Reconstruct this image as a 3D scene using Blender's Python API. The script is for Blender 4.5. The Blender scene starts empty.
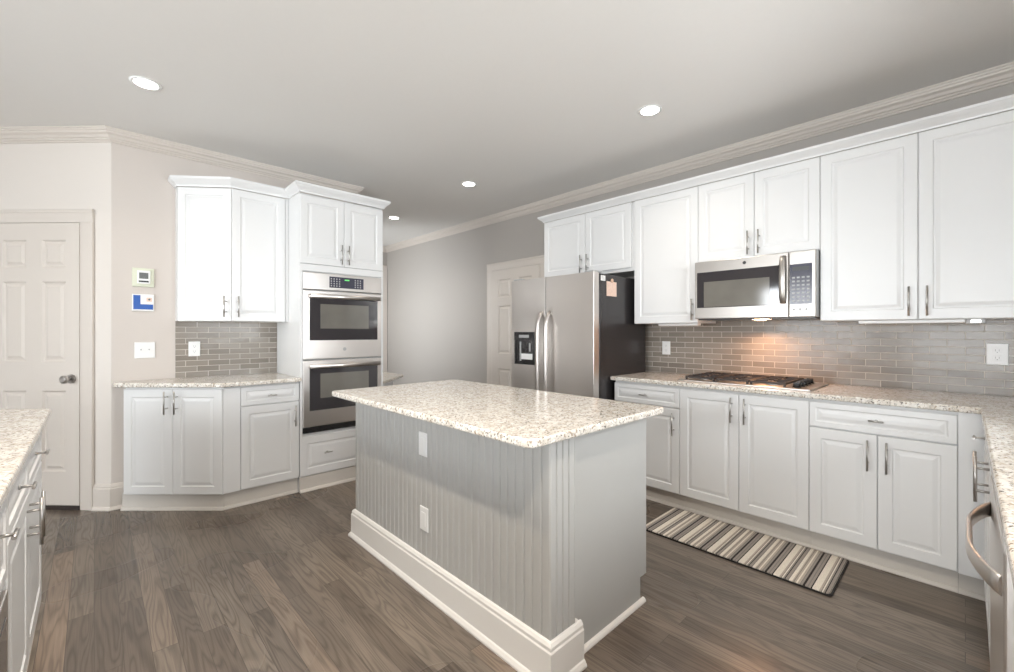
import bpy, bmesh, math, random
from mathutils import Vector
random.seed(4)
S = bpy.context.scene
COL = S.collection
PI = math.pi
rad = math.radians

# ------------------------------------------------------------------ camera, world, exposure
cam_d = bpy.data.cameras.new('camera')
cam = bpy.data.objects.new('camera', cam_d); COL.objects.link(cam)
cam.location = (0, 0, 1.262); cam.rotation_euler = (rad(90), 0, rad(-43.5))
cam_d.sensor_width = 36; cam_d.lens = 435/1014*36; cam_d.shift_y = -4/1014
cam_d.clip_start = 0.02; cam_d.clip_end = 200
S.camera = cam
S.view_settings.view_transform = 'Standard'; S.view_settings.look = 'None'
S.view_settings.gamma = 1; S.view_settings.use_curve_mapping = False
S.view_settings.exposure = 0.42
W = bpy.data.worlds.new('world'); S.world = W; W.use_nodes = True
W.node_tree.nodes['Background'].inputs[0].default_value = (0.85, 0.93, 1, 1)
W.node_tree.nodes['Background'].inputs[1].default_value = 2.0

CEIL = 2.692

def area(name, loc, rot, sx, sy, power, color, shape='RECTANGLE', spread=180):
    l = bpy.data.lights.new(name, 'AREA'); l.shape = shape; l.size = sx; l.size_y = sy
    l.energy = power; l.color = color; l.spread = rad(spread)
    o = bpy.data.objects.new(name, l); COL.objects.link(o); o.location = loc; o.rotation_euler = rot
    return o
DAY = (0.93, 0.97, 1.0)
area('daylight_left_window', (-4.45, 1.2, 1.30), (0, rad(-90), 0), 2.3, 4.6, 330, DAY)
area('daylight_rear_window', (-1.9, -2.85, 1.30), (rad(90), 0, 0), 3.4, 2.3, 130, DAY)
area('daylight_passage_window', (1.60, 5.8, 1.55), (0, rad(-90), 0), 1.3, 1.1, 42, DAY)
area('daylight_sink_window', (1.9, -0.98, 1.65), (rad(90), 0, 0), 1.3, 1.0, 42, DAY)

# ------------------------------------------------------------------ materials
def nt(name):
    m = bpy.data.materials.new(name); m.use_nodes = True
    t = m.node_tree; return m, t, t.nodes['Principled BSDF']
def lk(t, a, b): t.links.new(a, b)
def pbr(name, col, rough=0.5, metal=0.0, coat=0.0, bump=0.0, bscale=60, var=0.03, spec=0.5, emis=None, es=0):
    m, t, p = nt(name)
    n = t.nodes.new('ShaderNodeTexNoise'); n.inputs['Scale'].default_value = bscale; n.inputs['Detail'].default_value = 3
    tc = t.nodes.new('ShaderNodeTexCoord'); lk(t, tc.outputs['Object'], n.inputs['Vector'])
    mx = t.nodes.new('ShaderNodeMix'); mx.data_type = 'RGBA'
    mx.inputs[6].default_value = (*[c*(1-var) for c in col], 1); mx.inputs[7].default_value = (*[min(1, c*(1+var)) for c in col], 1)
    lk(t, n.outputs['Fac'], mx.inputs[0]); lk(t, mx.outputs[2], p.inputs['Base Color'])
    p.inputs['Roughness'].default_value = rough; p.inputs['Metallic'].default_value = metal
    p.inputs['Coat Weight'].default_value = coat; p.inputs['Specular IOR Level'].default_value = spec
    if bump:
        b = t.nodes.new('ShaderNodeBump'); b.inputs['Strength'].default_value = bump; b.inputs['Distance'].default_value = 0.002
        lk(t, n.outputs['Fac'], b.inputs['Height']); lk(t, b.outputs[0], p.inputs['Normal'])
    if emis: p.inputs['Emission Color'].default_value = (*emis, 1); p.inputs['Emission Strength'].default_value = es
    return m
M = {}
M['white'] = pbr('white_cabinet_paint', (0.77, 0.77, 0.765), 0.32, var=0.01, bscale=8)
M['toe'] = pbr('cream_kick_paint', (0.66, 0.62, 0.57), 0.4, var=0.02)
M['trim'] = pbr('cream_trim_paint', (0.66, 0.605, 0.55), 0.38, var=0.01, bscale=6)
M['iswhite'] = pbr('white_base_paint', (0.84, 0.82, 0.79), 0.35, var=0.01)
M['wall'] = pbr('greige_wall_paint', (0.63, 0.575, 0.53), 0.7, bump=0.08, bscale=180, var=0.02)
M['wallw'] = pbr('cream_wall_paint', (0.70, 0.65, 0.60), 0.65, bump=0.08, bscale=180, var=0.02)
M['wallg'] = pbr('grey_wall_paint', (0.44, 0.41, 0.38), 0.62, bump=0.08, bscale=180, var=0.02)
M['ceil'] = pbr('ceiling_paint', (0.80, 0.785, 0.76), 0.8, var=0.01)
M['island'] = pbr('grey_green_island_paint', (0.475, 0.472, 0.455), 0.42, var=0.015, bscale=10)
M['plate'] = pbr('white_plastic', (0.86, 0.86, 0.85), 0.3, var=0.0)
M['slot'] = pbr('dark_slot', (0.05, 0.05, 0.05), 0.5, var=0)
M['slotg'] = pbr('grey_plastic', (0.42, 0.42, 0.42), 0.45, var=0)
M['chrome'] = pbr('brushed_nickel', (0.50, 0.48, 0.46), 0.3, 1.0, var=0.05)
M['black'] = pbr('black_enamel', (0.018, 0.017, 0.018), 0.22, var=0.1)
M['blackside'] = pbr('black_fridge_side', (0.028, 0.025, 0.026), 0.24, var=0.1, bump=0.05, bscale=300)
M['iron'] = pbr('cast_iron', (0.035, 0.026, 0.024), 0.5, bump=0.3, bscale=200)
M['glass'] = pbr('dark_oven_glass', (0.035, 0.032, 0.036), 0.06, var=0.05, spec=0.9, coat=0.3)
M['inner'] = pbr('oven_inner_glass', (0.17, 0.16, 0.14), 0.08, var=0.25, bscale=5, spec=0.9)  # lightened base colour imitates the bright room reflected in the glass
M['keys'] = pbr('dark_keypad', (0.06, 0.06, 0.085), 0.15, var=0.1)
M['rubber'] = pbr('black_binding', (0.02, 0.018, 0.018), 0.8)
M['blue'] = pbr('blue_plastic', (0.015, 0.10, 0.42), 0.35, var=0.05)
M['film'] = pbr('pale_green_film', (0.68, 0.70, 0.56), 0.3, var=0.05)
M['screen'] = pbr('grey_screen', (0.16, 0.17, 0.17), 0.2, var=0.3, bscale=160)
M['bezel'] = pbr('dark_bezel', (0.04, 0.04, 0.04), 0.3)
M['paper'] = pbr('peach_paper', (0.80, 0.60, 0.50), 0.7, var=0.18, bscale=60)
M['greenled'] = pbr('green_clock', (0.1, 0.7, 0.15), 0.4, emis=(0.25, 0.7, 0.2), es=0.35, var=0)
M['lamp'] = pbr('lamp_disc', (1, 1, 1), 0.5, emis=(1.0, 0.97, 0.92), es=14, var=0)
M['led'] = pbr('led_lens', (1, 1, 1), 0.5, emis=(0.95, 0.97, 1.0), es=4, var=0)
M['gapshade'] = pbr('dark_threshold', (0.03, 0.02, 0.016), 0.5)  # near-black colour for the shade below door leaves

def stainless():
    m, t, p = nt('brushed_stainless')
    tc = t.nodes.new('ShaderNodeTexCoord'); mp = t.nodes.new('ShaderNodeMapping')
    mp.inputs['Scale'].default_value = (3, 3, 160)
    n = t.nodes.new('ShaderNodeTexNoise'); n.inputs['Scale'].default_value = 1.0; n.inputs['Detail'].default_value = 2
    lk(t, tc.outputs['Object'], mp.inputs[0]); lk(t, mp.outputs[0], n.inputs['Vector'])
    r = t.nodes.new('ShaderNodeMapRange'); r.inputs['To Min'].default_value = 0.29; r.inputs['To Max'].default_value = 0.34
    lk(t, n.outputs['Fac'], r.inputs['Value']); lk(t, r.outputs[0], p.inputs['Roughness'])
    p.inputs['Metallic'].default_value = 1.0; p.inputs['Base Color'].default_value = (0.68, 0.645, 0.615, 1)
    return m
M['steel'] = stainless()
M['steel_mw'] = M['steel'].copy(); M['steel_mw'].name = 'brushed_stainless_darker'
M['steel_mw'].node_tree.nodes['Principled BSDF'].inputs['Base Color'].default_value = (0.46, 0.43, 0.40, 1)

def ramp(t, stops, interp='LINEAR'):
    r = t.nodes.new('ShaderNodeValToRGB'); r.color_ramp.interpolation = interp
    e = r.color_ramp.elements
    e[0].position = stops[0][0]; e[0].color = (*stops[0][1], 1)
    e[1].position = stops[1][0]; e[1].color = (*stops[1][1], 1)
    for s, c in stops[2:]:
        x = e.new(s); x.color = (*c, 1)
    return r
def granite():
    m, t, p = nt('cream_granite')
    tc = t.nodes.new('ShaderNodeTexCoord')
    def noise(scale, det=4, rough=0.6, off=0):
        mp = t.nodes.new('ShaderNodeMapping'); mp.inputs['Location'].default_value = (off, off*2, off*3)
        lk(t, tc.outputs['Object'], mp.inputs[0])
        n = t.nodes.new('ShaderNodeTexNoise'); n.inputs['Scale'].default_value = scale; n.inputs['Detail'].default_value = det
        n.inputs['Roughness'].default_value = rough; lk(t, mp.outputs[0], n.inputs['Vector']); return n.outputs['Fac']
    base = ramp(t, [(0.32, (0.60, 0.54, 0.46)), (0.5, (0.74, 0.695, 0.63)), (0.62, (0.80, 0.765, 0.71))])
    lk(t, noise(22), base.inputs[0])
    def over(prev, mask, lo, hi, col):
        r = t.nodes.new('ShaderNodeMapRange'); r.inputs['From Min'].default_value = lo; r.inputs['From Max'].default_value = hi
        lk(t, mask, r.inputs['Value'])
        mx = t.nodes.new('ShaderNodeMix'); mx.data_type = 'RGBA'; mx.inputs[7].default_value = (*col, 1)
        lk(t, r.outputs[0], mx.inputs[0]); lk(t, prev, mx.inputs[6]); return mx.outputs[2]
    c = over(base.outputs[0], noise(70, 3, 0.5, 3.1), 0.55, 0.64, (0.50, 0.46, 0.41))
    c = over(c, noise(85, 2, 0.5, 7.7), 0.59, 0.66, (0.37, 0.29, 0.21))
    c = over(c, noise(100, 2, 0.5, 12.3), 0.61, 0.66, (0.12, 0.10, 0.085))
    c = over(c, noise(50, 2, 0.5, 17.9), 0.61, 0.67, (0.86, 0.84, 0.80))
    lk(t, c, p.inputs['Base Color'])
    p.inputs['Roughness'].default_value = 0.14
    return m
M['granite'] = granite()

def wood():
    m, t, p = nt('dark_oak_planks')
    tc = t.nodes.new('ShaderNodeTexCoord'); sp = t.nodes.new('ShaderNodeSeparateXYZ'); lk(t, tc.outputs['Object'], sp.inputs[0])
    cb = t.nodes.new('ShaderNodeCombineXYZ'); lk(t, sp.outputs['Y'], cb.inputs['X']); lk(t, sp.outputs['X'], cb.inputs['Y'])
    br = t.nodes.new('ShaderNodeTexBrick'); br.offset = 0.37; br.offset_frequency = 2
    for k, v in (('Scale', 1), ('Mortar Size', 0.0012), ('Mortar Smooth', 0.3), ('Bias', 0.0), ('Brick Width', 1.35), ('Row Height', 0.083)):
        br.inputs[k].default_value = v
    br.inputs['Color1'].default_value = (0, 0, 0, 1); br.inputs['Color2'].default_value = (1, 1, 1, 1); br.inputs['Mortar'].default_value = (0.5, 0.5, 0.5, 1)
    lk(t, cb.outputs[0], br.inputs['Vector'])
    col = ramp(t, [(0.0, (0.108, 0.086, 0.070)), (0.45, (0.150, 0.123, 0.102)), (0.8, (0.180, 0.149, 0.123)), (1.0, (0.225, 0.170, 0.132))])
    lk(t, br.outputs['Color'], col.inputs[0])
    # cathedral grain: rings distorted by noise, shifted per plank
    mp = t.nodes.new('ShaderNodeMapping'); mp.inputs['Scale'].default_value = (1.3, 13, 1)
    lk(t, cb.outputs[0], mp.inputs[0])
    ad = t.nodes.new('ShaderNodeVectorMath'); ad.operation = 'MULTIPLY_ADD'; ad.inputs[1].default_value = (9, 7, 5)
    lk(t, br.outputs['Color'], ad.inputs[0]); lk(t, mp.outputs[0], ad.inputs[2])
    n = t.nodes.new('ShaderNodeTexNoise'); n.inputs['Scale'].default_value = 1.1; n.inputs['Detail'].default_value = 1.5; n.inputs['Distortion'].default_value = 0.3
    lk(t, ad.outputs[0], n.inputs['Vector'])
    mu = t.nodes.new('ShaderNodeMath'); mu.operation = 'MULTIPLY'; mu.inputs[1].default_value = 11; lk(t, n.outputs['Fac'], mu.inputs[0])
    pp = t.nodes.new('ShaderNodeMath'); pp.operation = 'PINGPONG'; pp.inputs[1].default_value = 0.5; lk(t, mu.outputs[0], pp.inputs[0])
    gr = ramp(t, [(0.0, (0.58, 0.57, 0.56)), (0.3, (1, 1, 1)), (1.0, (1.1, 1.1, 1.1))])
    lk(t, pp.outputs[0], gr.inputs[0])
    mp2 = t.nodes.new('ShaderNodeMapping'); mp2.inputs['Scale'].default_value = (6, 240, 1); lk(t, cb.outputs[0], mp2.inputs[0])
    n2 = t.nodes.new('ShaderNodeTexNoise'); n2.inputs['Scale'].default_value = 1; n2.inputs['Detail'].default_value = 3; lk(t, mp2.outputs[0], n2.inputs['Vector'])
    g2 = ramp(t, [(0.3, (0.86, 0.86, 0.86)), (0.7, (1.14, 1.14, 1.14))]); lk(t, n2.outputs['Fac'], g2.inputs[0])
    def mult(a, b, f=1):
        x = t.nodes.new('ShaderNodeMix'); x.data_type = 'RGBA'; x.blend_type = 'MULTIPLY'; x.inputs[0].default_value = f
        lk(t, a, x.inputs[6]); lk(t, b, x.inputs[7]); return x.outputs[2]
    c = mult(mult(col.outputs[0], gr.outputs[0], 0.85), g2.outputs[0])
    n3 = t.nodes.new('ShaderNodeTexNoise'); n3.inputs['Scale'].default_value = 1.4; n3.inputs['Detail'].default_value = 1
    lk(t, tc.outputs['Object'], n3.inputs['Vector'])
    g3 = ramp(t, [(0.0, (0.6, 0.62, 0.64)), (1.0, (1.75, 1.7, 1.6))]); lk(t, n3.outputs['Fac'], g3.inputs[0])
    c = mult(c, g3.outputs[0])
    gap = t.nodes.new('ShaderNodeMix'); gap.data_type = 'RGBA'; gap.inputs[7].default_value = (0.075, 0.06, 0.048, 1)
    lk(t, br.outputs['Fac'], gap.inputs[0]); lk(t, c, gap.inputs[6]); lk(t, gap.outputs[2], p.inputs['Base Color'])
    rr = t.nodes.new('ShaderNodeMapRange'); rr.inputs['To Min'].default_value = 0.23; rr.inputs['To Max'].default_value = 0.33
    lk(t, n3.outputs['Fac'], rr.inputs['Value']); lk(t, rr.outputs[0], p.inputs['Roughness'])
    b = t.nodes.new('ShaderNodeBump'); b.inputs['Strength'].default_value = 0.04; b.inputs['Distance'].default_value = 0.002
    lk(t, gr.outputs[0], b.inputs['Height']); lk(t, b.outputs[0], p.inputs['Normal'])
    return m
M['wood'] = wood()

def tile(name, axis, off):
    m, t, p = nt(name)
    tc = t.nodes.new('ShaderNodeTexCoord'); sp = t.nodes.new('ShaderNodeSeparateXYZ'); lk(t, tc.outputs['Object'], sp.inputs[0])
    cb = t.nodes.new('ShaderNodeCombineXYZ'); lk(t, sp.outputs[axis], cb.inputs['X'])
    a = t.nodes.new('ShaderNodeMath'); a.operation = 'ADD'; a.inputs[1].default_value = off; lk(t, sp.outputs['Z'], a.inputs[0]); lk(t, a.outputs[0], cb.inputs['Y'])
    br = t.nodes.new('ShaderNodeTexBrick'); br.offset = 0.5
    for k, v in (('Scale', 1), ('Mortar Size', 0.0021), ('Mortar Smooth', 0.15), ('Bias', 0.0), ('Brick Width', 0.147), ('Row Height', 0.0436)):
        br.inputs[k].default_value = v
    br.inputs['Color1'].default_value = (0.235, 0.205, 0.175, 1); br.inputs['Color2'].default_value = (0.33, 0.295, 0.255, 1)
    br.inputs['Mortar'].default_value = (0.62, 0.57, 0.51, 1)
    lk(t, cb.outputs[0], br.inputs['Vector']); lk(t, br.outputs['Color'], p.inputs['Base Color'])
    r = t.nodes.new('ShaderNodeMapRange'); r.inputs['To Min'].default_value = 0.17; r.inputs['To Max'].default_value = 0.6; p.inputs['Specular IOR Level'].default_value = 0.3
    lk(t, br.outputs['Fac'], r.inputs['Value']); lk(t, r.outputs[0], p.inputs['Roughness'])
    n = t.nodes.new('ShaderNodeTexNoise'); n.inputs['Scale'].default_value = 14; n.inputs['Detail'].default_value = 1; lk(t, tc.outputs['Object'], n.inputs['Vector'])
    s = t.nodes.new('ShaderNodeMath'); s.operation = 'MULTIPLY_ADD'; s.inputs[1].default_value = -1.0; lk(t, br.outputs['Fac'], s.inputs[0]); lk(t, n.outputs['Fac'], s.inputs[2])
    b = t.nodes.new('ShaderNodeBump'); b.inputs['Strength'].default_value = 0.5; b.inputs['Distance'].default_value = 0.003
    lk(t, s.outputs[0], b.inputs['Height']); lk(t, b.outputs[0], p.inputs['Normal'])
    return m
M['tileR'] = tile('glass_tile_right', 'Y', -0.914+0.0436*30)
M['tileL'] = tile('glass_tile_left', 'X', -0.908+0.0436*30)

def rugmat():
    m, t, p = nt('striped_weave')
    tc = t.nodes.new('ShaderNodeTexCoord'); sp = t.nodes.new('ShaderNodeSeparateXYZ'); lk(t, tc.outputs['Object'], sp.inputs[0])
    n = t.nodes.new('ShaderNodeTexNoise'); n.inputs['Scale'].default_value = 300; lk(t, tc.outputs['Object'], n.inputs['Vector'])
    d = t.nodes.new('ShaderNodeMath'); d.operation = 'MULTIPLY_ADD'; d.inputs[1].default_value = 1/0.168; d.inputs[2].default_value = 20.1
    lk(t, sp.outputs['Y'], d.inputs[0])
    fr = t.nodes.new('ShaderNodeMath'); fr.operation = 'FRACT'; lk(t, d.outputs[0], fr.inputs[0])
    K = (0.028, 0.02, 0.02); T = (0.34, 0.30, 0.265); C = (0.84, 0.77, 0.67); G = (0.24, 0.215, 0.20); B = (0.50, 0.43, 0.36)
    seq = [(C, 17), (K, 3), (T, 6), (G, 3), (T, 6), (K, 5.5), (T, 5), (G, 2), (B, 6), (C, 4), (B, 5), (G, 2), (B, 3), (C, 9), (G, 2), (T, 7), (K, 2.5), (T, 4), (C, 3), (G, 2), (B, 5)]
    tot = sum(w for _, w in seq); st = []; x = 0
    for c, w in seq: st.append((x/tot, c)); x += w
    r = ramp(t, st, 'CONSTANT'); lk(t, fr.outputs[0], r.inputs[0])
    mx = t.nodes.new('ShaderNodeMix'); mx.data_type = 'RGBA'; mx.blend_type = 'MULTIPLY'; mx.inputs[0].default_value = 0.6
    g = ramp(t, [(0.3, (0.7, 0.7, 0.7)), (0.7, (1.2, 1.2, 1.2))]); lk(t, n.outputs['Fac'], g.inputs[0])
    lk(t, r.outputs[0], mx.inputs[6]); lk(t, g.outputs[0], mx.inputs[7]); lk(t, mx.outputs[2], p.inputs['Base Color'])
    p.inputs['Roughness'].default_value = 0.9
    b = t.nodes.new('ShaderNodeBump'); b.inputs['Strength'].default_value = 0.5; b.inputs['Distance'].default_value = 0.002
    lk(t, n.outputs['Fac'], b.inputs['Height']); lk(t, b.outputs[0], p.inputs['Normal'])
    return m
M['rug'] = rugmat()

def paneglass():
    m, t, p = nt('window_glass')
    t.nodes.remove(p)
    g = t.nodes.new('ShaderNodeBsdfGlossy'); g.inputs['Roughness'].default_value = 0.02
    tr = t.nodes.new('ShaderNodeBsdfTransparent'); mx = t.nodes.new('ShaderNodeMixShader'); f = t.nodes.new('ShaderNodeFresnel'); f.inputs[0].default_value = 1.45
    lk(t, f.outputs[0], mx.inputs[0]); lk(t, tr.outputs[0], mx.inputs[1]); lk(t, g.outputs[0], mx.inputs[2])
    lk(t, mx.outputs[0], t.nodes['Material Output'].inputs[0])
    return m
M['pane'] = paneglass()

# ------------------------------------------------------------------ mesh helpers
class MB:
    def __init__(s): s.v = []; s.f = []; s.smooth = set()
    def add(s, vs, fs, smooth=False):
        b = len(s.v); s.v += [tuple(v) for v in vs]
        for f in fs:
            if smooth: s.smooth.add(len(s.f))
            s.f.append([b+i for i in f])
        return s
    def box(s, x0, x1, y0, y1, z0, z1):
        x0, x1 = min(x0, x1), max(x0, x1); y0, y1 = min(y0, y1), max(y0, y1)
        return s.add([(x0, y0, z0), (x1, y0, z0), (x1, y1, z0), (x0, y1, z0), (x0, y0, z1), (x1, y0, z1), (x1, y1, z1), (x0, y1, z1)],
                     [(0, 3, 2, 1), (4, 5, 6, 7), (0, 1, 5, 4), (1, 2, 6, 5), (2, 3, 7, 6), (3, 0, 4, 7)])
    def cyl(s, p0, p1, r, n=14, r1=None):
        p0 = Vector(p0); p1 = Vector(p1); r1 = r if r1 is None else r1
        d = (p1-p0).normalized(); a = Vector((0, 0, 1)) if abs(d.z) < .9 else Vector((1, 0, 0))
        u = d.cross(a).normalized(); w = d.cross(u)
        vs = []
        for p, q in ((p0, r), (p1, r1)):
            for k in range(n):
                t = 2*PI*k/n; vs.append(p+u*math.cos(t)*q+w*math.sin(t)*q)
        b = len(s.v); s.v += [tuple(v) for v in vs]
        for k in range(n):
            s.smooth.add(len(s.f)); s.f.append([b+k, b+(k+1) % n, b+n+(k+1) % n, b+n+k])
        s.f.append([b+k for k in range(n)][::-1]); s.f.append([b+n+k for k in range(n)])
        return s
    def prism(s, poly, z0, z1):            # poly in xy
        n = len(poly)
        return s.add([(x, y, z0) for x, y in poly]+[(x, y, z1) for x, y in poly],
                     [list(range(n))[::-1], [n+k for k in range(n)]]+[(k, (k+1) % n, n+(k+1) % n, n+k) for k in range(n)])
    def extr(s, poly, a0, a1, axis):       # poly of (other, z) extruded along axis x or y
        n = len(poly)
        f = (lambda a, q: (a, q[0], q[1])) if axis == 'x' else (lambda a, q: (q[0], a, q[1]))
        return s.add([f(a0, q) for q in poly]+[f(a1, q) for q in poly],
                     [list(range(n)), [n+k for k in range(n)][::-1]]+[(k, (k+1) % n, n+(k+1) % n, n+k) for k in range(n)])
    def sweep(s, path, prof, z=0):         # profile (d, z) to the right of the path, mitred
        P = [Vector(p) for p in path]; n = len(P); m = []
        for i in range(n):
            ns = []
            if i > 0: d = (P[i]-P[i-1]).normalized(); ns.append(Vector((d.y, -d.x)))
            if i < n-1: d = (P[i+1]-P[i]).normalized(); ns.append(Vector((d.y, -d.x)))
            if len(ns) == 1: m.append(ns[0])
            else: q = (ns[0]+ns[1]); m.append(q/(1+ns[0].dot(ns[1])))
        k = len(prof); vs = []
        for i in range(n):
            for d, h in prof: q = P[i]+m[i]*d; vs.append((q.x, q.y, z+h))
        fs = [list(range(k)), [(n-1)*k+j for j in range(k)][::-1]]
        for i in range(n-1):
            for j in range(k): fs.append((i*k+j, (i+1)*k+j, (i+1)*k+(j+1) % k, i*k+(j+1) % k))
        return s.add(vs, fs)
    def tube(s, pts, r, n=10, flat=None):  # round or flattened bar through points
        P = [Vector(p) for p in pts]; b = len(s.v); N = len(P)
        for i in range(N):
            d = (P[min(i+1, N-1)]-P[max(i-1, 0)]).normalized()
            a = Vector((0, 0, 1)) if abs(d.z) < .95 else Vector((1, 0, 0))
            if flat: a = Vector(flat[2])
            u = d.cross(a).normalized(); w = u.cross(d).normalized()
            for k in range(n):
                t = 2*PI*k/n; ru, rw = (flat[0], flat[1]) if flat else (r, r)
                s.v.append(tuple(P[i]+u*math.cos(t)*ru+w*math.sin(t)*rw))
        for i in range(N-1):
            for k in range(n):
                s.smooth.add(len(s.f)); s.f.append([b+i*n+k, b+i*n+(k+1) % n, b+(i+1)*n+(k+1) % n, b+(i+1)*n+k])
        s.f.append([b+k for k in range(n)]); s.f.append([b+(N-1)*n+k for k in range(n)][::-1])
        return s
    def panel(s, x0, x1, z0, z1, y, t, rings):   # slab, front towards -y, with stepped rings (inset, depth)
        vs = []; R = [(0, t)]+rings
        for i, d in R: vs += [(x0+i, y+d, z0+i), (x1-i, y+d, z0+i), (x1-i, y+d, z1-i), (x0+i, y+d, z1-i)]
        fs = [(3, 2, 1, 0)]
        for k in range(len(R)-1):
            for j in range(4): fs.append((4*k+j, 4*k+(j+1) % 4, 4*k+4+(j+1) % 4, 4*k+4+j))
        e = 4*(len(R)-1); fs.append((e, e+1, e+2, e+3))
        return s.add(vs, fs)
    def build(s, name, mat, parent=None, bevel=0, seg=2):
        me = bpy.data.meshes.new(name); me.from_pydata(s.v, [], s.f)
        for k in s.smooth: me.polygons[k].use_smooth = True
        bm = bmesh.new(); bm.from_mesh(me); bmesh.ops.recalc_face_normals(bm, faces=bm.faces); bm.to_mesh(me); bm.free()
        me.materials.append(M[mat] if isinstance(mat, str) else mat)
        o = bpy.data.objects.new(name, me); COL.objects.link(o)
        if parent: o.parent = parent
        if bevel:
            b = o.modifiers.new('bevel', 'BEVEL'); b.width = bevel; b.segments = seg; b.limit_method = 'ANGLE'; b.angle_limit = rad(40)
        return o
def thing(name, label, cat, loc=(0, 0, 0), rz=0, group=None):
    o = bpy.data.objects.new(name, None); COL.objects.link(o); o.empty_display_size = 0.1
    o.location = loc; o.rotation_euler = (0, 0, rz); o['label'] = label; o['category'] = cat
    if group: o['group'] = group
    return o
def tag(o, label, cat, group=None):
    o['label'] = label; o['category'] = cat
    if group: o['group'] = group
    return o
def struct(o, label=None):
    o['kind'] = 'structure'
    if label: o['label'] = label
    o['category'] = o.name.split('_')[0].split('.')[0]
    return o
def rounded(x0, x1, y0, y1, r, n=6):
    p = []
    for cx, cy, a in ((x1-r, y0+r, -90), (x1-r, y1-r, 0), (x0+r, y1-r, 90), (x0+r, y0+r, 180)):
        for k in range(n+1): t = rad(a+90*k/n); p.append((cx+r*math.cos(t), cy+r*math.sin(t)))
    return p

# ------------------------------------------------------------------ room shell
XR = 3.60; YO = 4.175; XE = 1.86; YF = 6.75; XL = -4.2; YB = -2.6; YS = -0.74; XS = 0.42
C0 = (0.088, YO); C1 = (-1.0, YO+1.088)
struct(MB().box(XL-.3, XR+.3, YB-.3, YF+.3, -.12, 0).build('floor', 'wood'), 'dark stained oak plank floor')
struct(MB().box(XL-.3, XR+.3, YB-.3, YF+.3, CEIL, CEIL+.12).build('ceiling', 'ceil'), 'smooth pale painted ceiling')
struct(MB().box(XR, XR+.12, YS-.12, YF+.12, 0, CEIL).build('wall_right', 'wallg'), 'grey painted wall behind the cooktop cabinets')
struct(MB().box(XE, XR, YF, YF+.12, 0, CEIL).build('wall_far', 'wallg'), 'far grey wall at the end of the passage')
struct(MB().prism([C0, (XE, YO), (XE, YO+.12), (C0[0]+.05, YO+.12)], 0, CEIL).build('wall_oven', 'wall'), 'greige wall behind the wall oven')
struct(MB().prism([C1, C0, (C0[0]+.05, YO+.12), (C1[0]+.05, C1[1]+.12)], 0, CEIL).build('wall_pantry', 'wallw'), 'angled wall holding the panelled door')
struct(MB().box(XL, C1[0]+.05, C1[1], C1[1]+.12, 0, CEIL).build('wall_breakfast', 'wallw'), 'wall of the breakfast area')

def holed(axis, a0, a1, c0, c1, holes):    # wall along axis with rectangular openings (a0,a1,z0,z1)
    mb = MB(); hs = sorted(holes)
    def bx(p, q, z0, z1):
        if q-p < 1e-4 or z1-z0 < 1e-4: return
        if axis == 'x': mb.box(p, q, c0, c1, z0, z1)
        else: mb.box(c0, c1, p, q, z0, z1)
    x = a0
    for h0, h1, z0, z1 in hs:
        bx(x, h0, 0, CEIL); bx(h0, h1, 0, z0); bx(h0, h1, z1, CEIL); x = h1
    bx(x, a1, 0, CEIL); return mb
HL = [(-0.9, 0.9, 0.35, 2.25), (1.3, 3.1, 0.35, 2.25)]
HB = [(-3.5, -2.0, 0.35, 2.25), (-1.7, -0.2, 0.35, 2.25)]
HP = [(5.25, 6.35, 0.9, 2.2)]
HS = [(1.25, 2.5, 1.12, 2.15)]
struct(holed('y', YB, C1[1]+.12, XL-.12, XL, HL).build('wall_left', 'wallw'), 'left wall with two tall windows')
struct(holed('x', XL-.12, XS, YB-.12, YB, HB).build('wall_rear', 'wallw'), 'rear wall with two tall windows')
w_ = holed('y', YO+.1205, YF, XE-.12, XE, HP); struct(w_.build('wall_passage', 'wallg'), 'wall of the passage with a window')
struct(holed('x', XS, XR+.12, YS-.12, YS, HS).build('wall_sink', 'wallg'), 'wall with the window above the dishwasher run')
struct(MB().box(XS, XS+.12, YB-.12, YS-.12, 0, CEIL).build('wall_corner', 'wallw'), 'short return wall behind the camera')
wn = 0
def window(axis, h, c, inward):
    global wn; wn += 1
    a0, a1, z0, z1 = h; t = .05
    def bx(mb, p, q, u0, u1, zz0, zz1):
        return mb.box(p, q, u0, u1, zz0, zz1) if axis == 'x' else mb.box(u0, u1, p, q, zz0, zz1)
    f = MB(); u0, u1 = c-.03, c+.03
    bx(f, a0, a0+t, u0, u1, z0, z1); bx(f, a1-t, a1, u0, u1, z0, z1); bx(f, a0+t, a1-t, u0, u1, z0, z0+t); bx(f, a0+t, a1-t, u0, u1, z1-t, z1)
    bx(f, a0+t, a1-t, c-.02, c+.02, (z0+z1)/2-.02, (z0+z1)/2+.02); bx(f, (a0+a1)/2-.02, (a0+a1)/2+.02, c-.018, c+.018, z0+t, z1-t)
    o = f.build('window_%d' % wn, 'white'); struct(o, 'white framed window')
    g = MB(); bx(g, a0+t, a1-t, c-.003, c+.003, z0+t, z1-t); g.build('pane', 'pane', o)
    k = MB(); w = .08; e = c+inward*.06; e2 = e+inward*.018
    bx(k, a0-w, a0, e, e2, z0-w, z1+w); bx(k, a1, a1+w, e, e2, z0-w, z1+w); bx(k, a0, a1, e, e2, z1, z1+w); bx(k, a0, a1, e, e2, z0-w, z0)
    k.build('casing', 'white', o)
for h in HL: window('y', h, XL-.06, 1)
for h in HB: window('x', h, YB-.06, 1)
for h in HS: window('x', h, YS-.06, 1)
for h in HP: window('y', h, XE-.06, 1)

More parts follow.
